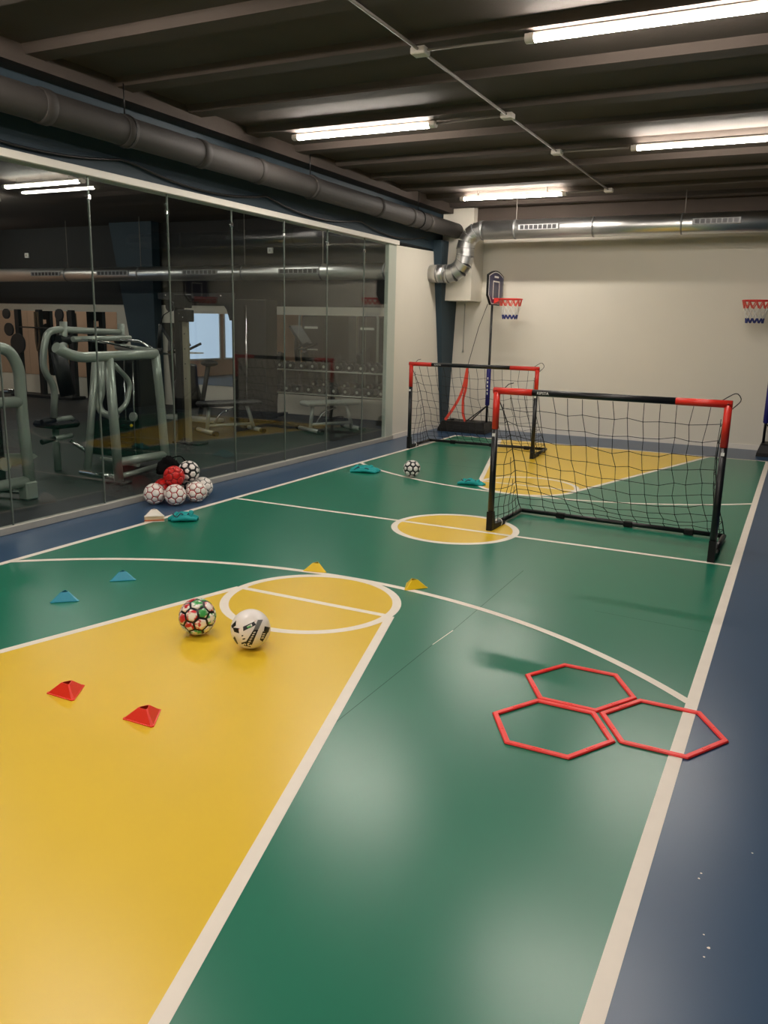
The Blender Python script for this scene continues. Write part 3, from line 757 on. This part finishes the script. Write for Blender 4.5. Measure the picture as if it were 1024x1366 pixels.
# ------------------------------------------------------------------ teal bibs
def bib(label, loc, L, W_, H, rz, seed):
    t = thing('training_bib', label, 'bib', loc, rz, 'teal training bibs')
    rnd = random.Random(seed); mb = MB()
    def roll(p0, p1, r0, lift, curl, flatz):
        n = 16; seg = 14; vs = []
        d = (p1-p0); side = Vector((-d.y, d.x, 0)).normalized()
        for i in range(n+1):
            f_ = i/n; c = p0.lerp(p1, f_) + side*curl*math.sin(PI*f_*1.3)
            rr = r0*(.25+.75*math.sin(PI*min(1, max(0, .06+f_*.88)))**.6)*(1+.25*noise.noise(Vector((f_*5, seed, r0*90))))
            for k in range(seg):
                a = 2*PI*k/seg; q = 1+.28*noise.noise(Vector((math.cos(a)*1.7, math.sin(a)*1.7, f_*6+seed)))
                z = lift*math.sin(PI*f_)+rr*flatz*(1+math.sin(a)*q)
                p = c + side*(math.cos(a)*rr*q) ; vs.append((p.x, p.y, max(.0, z)))
        mb.add(vs, [(i*seg+k, i*seg+(k+1) % seg, (i+1)*seg+(k+1) % seg, (i+1)*seg+k) for i in range(n) for k in range(seg)] + [tuple(range(seg))[::-1], tuple(n*seg+k for k in range(seg))], True)
    for k in range(7):
        y = W_*(k/6-.5)*.62; x0 = -L*.5*(.75+.25*rnd.random()); x1 = L*.5*(.7+.3*rnd.random())
        top = 1-abs(k/6-.5)*1.5
        roll(Vector((x0, y*.8+rnd.uniform(-.02, .02), 0)), Vector((x1, y+rnd.uniform(-.02, .02), 0)), W_*rnd.uniform(.13, .19), H*.25*max(0, top), rnd.uniform(-.02, .02), .55+.35*max(0, top))
    for k in range(3):
        x = L*(k/2-.5)*.5
        roll(Vector((x-.03, -W_*.34, H*.1)), Vector((x+rnd.uniform(-.02, .05), W_*.30, H*.1)), W_*rnd.uniform(.09, .13), H*.45, rnd.uniform(-.03, .03), .8)
    mb.build('fabric', 'bib_teal', t)
    pts = [(-L*.34+L*.5*k/14, -W_*.30+W_*.10*math.sin(k*.5+seed), H*(.50+.14*math.sin(k*.8+seed))) for k in range(15)]
    MB().tube(pts, .004, 5).build('hem_trim', 'bib_trim', t, 'dark hem edging')
    return t
bib('teal training bib crumpled beside the stack of marker cones', (-4.575, 5.345, .0016), .27, .17, .11, R_(42), 2.3)
bib('teal training bib lying on the left end of the far three-point line', (-4.40, 8.32, .0016), .36, .20, .09, R_(20), 5.1)
bib('teal training bib beside the corner of the far yellow key', (-3.06, 8.26, .0016), .32, .15, .095, R_(10), 8.4)

# ------------------------------------------------------------------ hexagon rings
def hexring(label, x, y, rot):
    mb = MB(); Ro, Ri, n = .266, .238, 6
    prof = [(Ri, .0), (Ro, .0), (Ro+.001, .004), (Ro-.003, .009), (Ri+.003, .009), (Ri-.001, .004)]
    vs = []
    for k in range(n):
        a = k*PI/3
        vs += [(r*math.cos(a), r*math.sin(a), z) for r, z in prof]
    p = len(prof)
    fs = [(k*p+i, ((k+1) % n)*p+i, ((k+1) % n)*p+(i+1) % p, k*p+(i+1) % p) for k in range(n) for i in range(p)]
    mb.add(vs, fs); o = mb.build('hexagon_ring', 'red_hex'); o.location = (x, y, .0018); o.rotation_euler[2] = rot
    tag(o, label, 'agility ring', 'red hexagon agility rings')
    for k in range(6):
        a = k*PI/3+PI/6; c = MB().box(-.004, .004, -.022, .022, .0085, .0105); c.v = [Matrix.Rotation(a, 4, 'Z') @ (p_+Vector((.2175, 0, 0))) for p_ in c.v]
        c.build('edge_clip', 'red_hex', o)
hexring('red hexagon ring furthest from the camera, top of the three', -.768, 3.664, .0)
hexring('red hexagon ring nearest the camera on the left', -.772, 3.197, .0)
hexring('red hexagon ring lying across the white side line', -.356, 3.431, .0)

# ------------------------------------------------------------------ gym equipment
def mk(name, m, parent, fn, label=None, loc=None):
    mb = MB(); fn(mb)
    if loc is not None: mb.shift(-Vector(loc))
    return mb.build(name, m, parent, label)
# chest press machine behind the glass
L_ = (-6.65, 6.6, 0); t = thing('press_machine', 'silver framed press machine behind the glass left of the football pile', 'exercise machine', L_)
def P(name, m, fn, label=None): return mk(name, m, t, fn, label, L_)
P('front_upright', 'machine_silver', lambda b: b.tube([(-6.2, 6.26, .0), (-6.2, 6.20, 1.33)], .048, 12))
P('front_upright', 'machine_silver', lambda b: b.tube(fillet([(-6.2, 6.985, .0), (-6.2, 6.93, .8), (-6.2, 6.875, 1.31)], .3), .046, 12))
P('top_rail', 'machine_silver', lambda b: b.tube(fillet([(-6.2, 5.55, 1.40), (-6.2, 5.70, 1.33), (-6.2, 5.85, 1.30), (-6.2, 6.2, 1.305), (-6.2, 6.88, 1.315)], .2), .05, 12))
P('top_cross', 'machine_silver', lambda b: b.tube([(-6.2, 5.60, 1.38), (-7.1, 6.46, 1.38)], .04, 10))
P('top_cross', 'machine_silver', lambda b: b.tube([(-6.2, 6.88, 1.33), (-7.15, 7.30, 1.36)], .04, 10))
P('bottom_rail', 'machine_silver', lambda b: b.tube([(-6.2, 6.24, .225), (-6.2, 6.98, .215)], .045, 12))
P('bottom_rail', 'machine_silver', lambda b: b.tube([(-6.2, 6.24, .07), (-6.35, 7.0, .07)], .028, 10))
P('foot_bar', 'machine_chrome', lambda b: b.tube([(-6.78, 6.30, .06), (-6.2, 6.25, .06)], .03, 10))
P('foot_bar', 'machine_silver', lambda b: b.tube([(-6.8, 6.62, .16), (-6.2, 6.55, .16)], .025, 10))
P('foot_pad', 'machine_black', lambda b: b.box(-6.30, -6.10, 6.17, 6.35, 0, .03, .008))
P('rear_upright', 'machine_silver', lambda b: b.tube([(-6.85, 6.45, 0), (-6.9, 6.72, 1.30)], .04, 10))
P('inner_arm', 'machine_silver', lambda b: b.tube(fillet([(-6.85, 6.74, 1.22), (-6.85, 6.72, .86), (-6.85, 6.66, .76), (-6.8, 6.66, .66), (-6.7, 6.80, .60)], .08), .04, 10))
P('press_handle', 'machine_silver', lambda b: b.tube(fillet([(-6.4, 6.47, 1.21), (-6.4, 6.66, 1.05), (-6.4, 6.69, .98), (-6.4, 6.63, .79), (-6.4, 6.49, .71)], .07), .026, 10), 'curved silver handle')
P('lever_arm', 'machine_silver', lambda b: b.tube(fillet([(-7.1, 7.30, 1.52), (-7.1, 6.40, 1.55), (-7.1, 6.26, 1.52), (-7.1, 6.20, 1.36), (-7.1, 6.17, 1.14), (-7.1, 6.31, .95), (-7.1, 6.27, .62)], .12), .036, 12), 'bent silver lever arm')
P('arm_post', 'machine_silver', lambda b: b.tube([(-7.1, 6.46, 1.32), (-7.1, 6.48, 1.63)], .04, 10))
P('arm_post', 'machine_silver', lambda b: b.tube([(-7.1, 7.31, 1.38), (-7.1, 7.32, 1.62)], .04, 10))
P('pivot', 'machine_black', lambda b: b.cyl((-7.1, 6.40, 1.44), (-7.1, 6.54, 1.44), .05, 14))
P('pivot', 'machine_black', lambda b: b.cyl((-7.1, 7.24, 1.44), (-7.1, 7.38, 1.44), .05, 14))
P('second_rail', 'machine_silver', lambda b: b.tube([(-7.0, 6.50, 1.45), (-7.0, 7.35, 1.46)], .03, 10))
P('cover_plate', 'machine_chrome', lambda b: b.tube([(-6.75, 6.42, 1.45), (-6.7, 6.7, 1.42), (-6.6, 6.95, 1.36)], .07, 8, flat=.18))
P('cover_plate', 'machine_chrome', lambda b: b.tube(fillet([(-6.7, 6.85, 1.45), (-6.6, 7.1, 1.44), (-6.3, 6.98, 1.34)], .2), .06, 8, flat=.25))
P('cover_fin', 'machine_black', lambda b: b.prism([(6.85, 1.35), (7.22, 1.30), (6.85, 1.305)], .05, 'x', -6.25))
P('weight_shroud', 'machine_black', lambda b: b.box(-7.35, -6.55, 6.98, 7.32, .12, 1.27, .02))
for k in range(9): P('weight_plate', 'plate_iron', lambda b: b.box(-6.98, -6.62, 6.90, 6.975, .16+k*.045, .198+k*.045))
P('guide_rod', 'machine_chrome', lambda b: b.cyl((-6.6, 6.93, .2), (-6.6, 6.96, 1.25), .010, 8))
P('guide_rod', 'machine_chrome', lambda b: b.cyl((-6.72, 6.93, .2), (-6.72, 6.95, 1.25), .010, 8))
P('selector_knob', 'machine_silver', lambda b: b.cyl((-6.56, 6.87, .62), (-6.56, 6.90, .615), .05, 16))
P('selector_pin', 'cone_yellow', lambda b: b.sphere((-6.58, 6.87, .52), .018, 8, 6))
P('seat_pad', 'machine_pad', lambda b: b.box(-7.55, -7.15, 6.35, 6.70, .48, .56, .03))
P('back_pad', 'machine_pad', lambda b: b.tube([(-7.50, 6.85, .80), (-7.56, 6.80, 1.30)], .11, 10, flat=.4))
P('seat_post', 'machine_silver', lambda b: b.tube([(-7.35, 6.5, 0), (-7.35, 6.5, .5)], .04, 10))
P('foot_lever', 'machine_chrome', lambda b: b.tube([(-7.1, 6.47, .35), (-6.95, 6.62, .2)], .022, 8))
P('grip', 'machine_pad', lambda b: b.tube([(-7.1, 6.11, .59), (-7.1, 6.28, .60)], .03, 10)); P('grip_bar', 'machine_silver', lambda b: b.tube([(-7.1, 6.28, .60), (-7.1, 6.50, .605), (-7.1, 6.53, .58)], .027, 10))
P('grip', 'machine_pad', lambda b: b.tube([(-7.1, 6.09, .38), (-7.1, 6.26, .40)], .03, 10)); P('grip_bar', 'machine_silver', lambda b: b.tube([(-7.1, 6.26, .40), (-7.1, 6.50, .41)], .027, 10))
# second machine at the left edge
L_ = (-6.7, 5.0, 0); t = thing('leg_machine', 'silver framed exercise machine cut off by the left edge', 'exercise machine', L_)
P('side_frame', 'machine_silver', lambda b: b.tube(fillet([(-6.35, 4.2, 1.36), (-6.35, 4.95, 1.41), (-6.35, 5.16, 1.38), (-6.35, 5.25, 1.22), (-6.35, 5.25, .75), (-6.35, 5.28, .10)], .14), .052, 12))
P('cross_bar', 'machine_silver', lambda b: b.tube([(-6.35, 4.2, .93), (-6.35, 5.24, .91)], .05, 12))
P('bottom_rail', 'machine_silver', lambda b: b.tube([(-6.35, 4.2, .17), (-6.35, 5.24, .17)], .05, 12))
P('foot', 'machine_silver', lambda b: b.box(-6.41, -6.29, 5.19, 5.32, 0, .17, .012))
P('inner_frame', 'machine_silver', lambda b: b.tube([(-6.9, 5.15, 0), (-6.9, 5.1, 1.35)], .04, 10))
P('foot_rail', 'machine_chrome', lambda b: b.tube([(-6.95, 5.15, .06), (-6.35, 5.27, .06)], .028, 10))
P('weight_shroud', 'machine_black', lambda b: b.box(-6.85, -6.45, 4.4, 5.12, .1, 1.28, .02))
P('pulley_disc', 'machine_silver', lambda b: b.cyl((-6.42, 5.06, .35), (-6.38, 5.06, .35), .06, 18))
P('side_plate', 'machine_silver', lambda b: b.prism([(5.1, .44), (5.42, .40), (5.46, .37), (5.36, .33), (5.1, .32)], .02, 'x', -6.45))
P('roller_bar', 'machine_chrome', lambda b: b.cyl((-9.0, 7.2, .75), (-8.75, 7.25, .75), .03, 10))
# cable post
L_ = (-7.52, 8.95, 0); t = thing('cable_post', 'slim beige cable post with a black pulley head behind the glass', 'cable machine', L_)
P('post', 'post_beige', lambda b: b.box(-7.56, -7.48, 8.92, 8.98, 0, 1.66, .006))
P('rear_post', 'machine_black', lambda b: b.box(-7.72, -7.62, 8.95, 9.06, 0, 1.9, .006))
P('foot', 'machine_black', lambda b: b.box(-7.75, -7.3, 8.86, 9.10, 0, .03, .008))
P('carriage', 'machine_black', lambda b: b.box(-7.60, -7.42, 8.88, 9.02, 1.66, 1.82, .012))
P('head', 'machine_black', lambda b: b.box(-7.66, -7.45, 8.88, 9.02, 1.84, 2.02, .012))
P('pulley', 'machine_black', lambda b: b.cyl((-7.72, 8.87, 1.86), (-7.72, 8.91, 1.86), .07, 18))
for x, z in ((-7.67, 1.88), (-7.5, 1.98), (-7.56, 1.77), (-7.5, 1.72)): P('bolt', 'machine_chrome', lambda b: b.sphere((x, 8.875, z), .009, 8, 6))
for z in (.9, 1.1, 1.3, 1.5): P('pin_hole', 'machine_black', lambda b: b.cyl((-7.52, 8.918, z), (-7.52, 8.921, z), .010, 8))
P('handle', 'machine_pad', lambda b: b.tube([(-7.95, 8.9, 1.28), (-7.92, 8.9, 1.62)], [.032, .02], 10)); P('handle_strap', 'machine_black', lambda b: b.tube([(-7.92, 8.9, 1.62), (-7.84, 8.88, 1.74), (-7.72, 8.88, 1.80)], .008, 6))
P('handle_ball', 'machine_pad', lambda b: b.sphere((-7.95, 8.9, 1.26), .05, 12, 8))
# dark weight tower with arch
L_ = (-8.4, 11.8, 0); t = thing('weight_tower', 'tall dark weight tower with an arched beam in front of the gym mirror', 'cable machine', L_)
P('tower_shroud', 'gym_dark', lambda b: b.box(-8.77, -8.06, 11.62, 11.95, 0, 2.05, .01))
P('guide_rod', 'machine_chrome', lambda b: b.cyl((-8.45, 11.60, .12), (-8.45, 11.60, 1.95), .018, 8))
P('arch_corner', 'machine_black', lambda b: b.prism([(-9.12, 2.05), (-8.77, 2.05), (-8.77, 1.70), (-8.83, 1.70), (-8.89, 1.88), (-8.97, 1.97)], .1, 'y', 11.65))
P('arch_beam', 'machine_black', lambda b: b.box(-10.4, -8.77, 11.65, 11.75, 2.04, 2.16, .01))
for x in (-10.2, -9.95, -9.7, -9.4, -9.0): P('bolt', 'machine_chrome', lambda b: b.sphere((x, 11.645, 2.11), .016, 8, 6))
P('base', 'machine_black', lambda b: b.box(-8.82, -8.0, 11.57, 12.0, 0, .06, .01))
# exercise bike
L_ = (-9.3, 11.2, 0); t = thing('exercise_bike', 'black exercise bike with a tilted console before the gym mirror', 'exercise machine', L_)
P('flywheel_body', 'machine_black', lambda b: b.tube([(-9.35, 11.2, .20), (-9.45, 11.2, .62), (-9.3, 11.2, .95)], [.34, .30, .12], 14, flat=.45))
P('front_column', 'machine_black', lambda b: b.tube([(-9.65, 11.2, .1), (-9.75, 11.2, 1.15), (-9.72, 11.2, 1.45)], .055, 10))
P('console', 'machine_black', lambda b: b.beam((-9.80, 11.2, 1.62), (-9.5, 11.2, 1.25), .42, .06, (0, 0, 1)))
P('handlebar', 'machine_black', lambda b: b.tube(fillet([(-9.3, 10.95, 1.30), (-9.65, 10.98, 1.15), (-9.65, 11.42, 1.15), (-9.3, 11.45, 1.30)], .1), .022, 8))
P('seat_post', 'machine_black', lambda b: b.tube([(-9.15, 11.2, .1), (-8.95, 11.2, .95)], .04, 10)); P('saddle', 'machine_pad', lambda b: b.sphere((-8.93, 11.2, .99), .16, 14, 8, (1, .8, .35)))
P('display', 'white_plastic', lambda b: b.box(-9.42, -9.12, 11.05, 11.30, 1.14, 1.16)); P('base', 'machine_silver', lambda b: b.box(-9.95, -8.75, 11.05, 11.35, 0, .06, .01))
def bench(label, loc, rz, back):
    t = thing('weight_bench', label, 'bench', loc, rz, 'weight benches in the gym')
    MB().box(-.55, .45, -.14, .14, .42, .50, .03).build('seat_pad', 'machine_pad' if back else 'machine_silver', t)
    MB().tube([(-.38, 0, .42), (-.42, 0, .05)], .03, 8).build('rear_leg', 'machine_silver', t); MB().tube([(.25, 0, .42), (.36, 0, .05)], .03, 8).build('front_leg', 'machine_silver', t)
    MB().tube([(-.42, 0, .13), (.36, 0, .13)], .026, 8).build('spine', 'machine_silver', t)
    for x, L2 in ((-.44, .30), (.38, .22)):
        MB().tube([(x, -L2, .05), (x, L2, .05)], .034, 10).build('foot_bar', 'machine_silver', t)
        for s_ in (-1, 1): MB().tube([(x, s_*L2, .05), (x, s_*(L2+.10), .05)], .036, 10).build('foot_cap', 'machine_pad', t)
    MB().tube(fillet([(-.3, 0, .15), (-.2, 0, .32), (.05, 0, .38)], .1), .018, 8).build('adjuster', 'machine_chrome', t)
    return t
bench('weight bench with a dark pad in the middle of the gym floor', (-7.75, 10.25, 0), R_(62), True)
bench('weight bench with a light pad near the end of the glass', (-6.6, 11.35, 0), R_(62), False)
# dumbbell rack
L_ = (-7.35, 12.65, 0); t = thing('dumbbell_rack', 'black two tier dumbbell rack along the gym mirror', 'rack', L_)
for x in (-8.55, -7.35, -6.15):
    P('upright', 'machine_black', lambda b: b.beam((x, 12.45, 0), (x, 12.80, 1.15), .08, .12, (0, 1, 0)))
    P('foot', 'machine_black', lambda b: b.box(x-.05, x+.05, 12.30, 12.95, 0, .06, .008))
for z, y in ((.46, 12.55), (.86, 12.68)):
    P('shelf', 'machine_black', lambda b: b.beam((-8.6, y, z), (-6.1, y, z), .34, .03, (0, 0, 1)))
    P('shelf_lip', 'machine_silver', lambda b: b.tube([(-8.6, y-.17, z+.01), (-6.1, y-.17, z+.01)], .014, 8))
D0 = None
ORD = ['leftmost', 'second from the left', 'third from the left', 'fourth from the left', 'fifth from the left', 'fifth from the right', 'fourth from the right', 'third from the right', 'second from the right', 'rightmost']
for row, (z, y) in enumerate(((.545, 12.55), (.945, 12.68))):
    for k in range(10):
        x = -8.41+k*.23 if k < 5 else -7.21+(k-5)*.23
        lab = 'black dumbbell on the %s tier of the gym rack, %s' % (('lower', 'upper')[row], ORD[k])
        if D0 is None:
            D0 = thing('dumbbell', lab, 'dumbbell', (x, y, z), 0, 'dumbbells on the rack'); 
            for s_ in (-1, 1):
                MB().tube([(0, s_*.055, 0), (0, s_*.065, 0), (0, s_*.135, 0), (0, s_*.145, 0)], [.055, .068, .068, .055], 12).build('head', 'plate_iron', D0)
                MB().tube([(0, s_*.144, 0), (0, s_*.149, 0)], .026, 10).build('end_disc', 'machine_silver', D0)
            MB().tube([(0, -.06, 0), (0, .06, 0)], .016, 8).build('handle', 'machine_chrome', D0)
        else: copy_thing(D0, (x, y, z), 0, lab)
# cardio machines in front of the mirror (seen through the glass and in reflection)
def stack_machine(label, loc, rz):
    t = thing('stack_machine', label, 'exercise machine', loc, rz, 'dark stack machines in the gym')
    MB().box(-.32, .32, -.16, .16, .1, 1.95, .05).build('shroud', 'machine_black', t); MB().box(-.40, .40, -.45, .2, 0, .08, .01).build('base', 'machine_black', t)
    MB().tube(fillet([(-.36, -.2, .06), (-.36, -.2, 1.98), (.36, -.2, 1.98), (.36, -.2, .06)], .15), .032, 8).build('hoop_frame', 'machine_silver', t)
    MB().box(-.2, .2, -.62, -.25, .42, .50, .03).build('seat_pad', 'machine_pad', t); MB().box(-.18, .18, -.30, -.23, .55, 1.05, .03).build('back_pad', 'machine_pad', t)
    MB().tube([(0, -.45, .05), (0, -.45, .44)], .035, 8).build('seat_post', 'machine_silver', t)
    MB().tube([(-.3, -.40, 1.10), (-.1, -.55, 1.05)], .02, 8).build('grip', 'machine_chrome', t); MB().tube([(.3, -.40, 1.10), (.1, -.55, 1.05)], .02, 8).build('grip', 'machine_chrome', t)
    MB().box(-.22, .22, -.166, -.158, 1.56, 1.62).build('placard', 'white_plastic', t)
    return t
s1 = stack_machine('dark stack machine reflected in the gym mirror, left of the row', (-12.5, 6.0, 0), R_(180))
copy_thing(s1, (-11.6, 6.1, 0), R_(176), 'dark stack machine reflected in the gym mirror, middle of the row')
copy_thing(s1, (-10.7, 6.0, 0), R_(184), 'dark stack machine reflected in the gym mirror, right of the row')
copy_thing(s1, (-15.6, 4.6, 0), R_(120), 'dark stack machine in front of the daylit gym windows')
copy_thing(s1, (-9.5, 4.9, 0), R_(180), 'dark stack machine reflected near the end of the glass')
# plate storage at the left
L_ = (-14.6, 12.75, 0); t = thing('plate_rack', 'black weight plate rack against the left gym mirror', 'rack', L_)
for x in (-15.35, -14.7, -14.1, -13.75): P('upright', 'machine_black', lambda b: b.box(x-.06, x+.06, 12.72, 12.82, 0, 1.85, .006))
P('foot', 'machine_black', lambda b: b.box(-15.5, -13.65, 12.55, 12.95, 0, .06, .008))
P('barbell', 'machine_black', lambda b: b.cyl((-15.15, 12.62, 1.48), (-13.5, 12.62, 1.46), .016, 8))
for x, z, r in ((-15.6, 1.75, .11), (-15.55, 1.42, .14), (-15.3, 1.12, .22), (-14.0, 1.75, .12), (-13.95, 1.40, .12), (-14.05, 1.05, .20)):
    P('weight_disc', 'plate_iron', lambda b: b.tube([(x, 12.66, z), (x, 12.665, z), (x, 12.70, z), (x, 12.705, z)], [r-.01, r, r, r-.01], 20))
P('rope', 'rope', lambda b: b.tube(fillet([(-14.72, 12.68, 1.8), (-14.74, 12.68, 1.2), (-14.68, 12.66, .95), (-14.62, 12.68, 1.2), (-14.64, 12.68, 1.8)], .08), .022, 6))
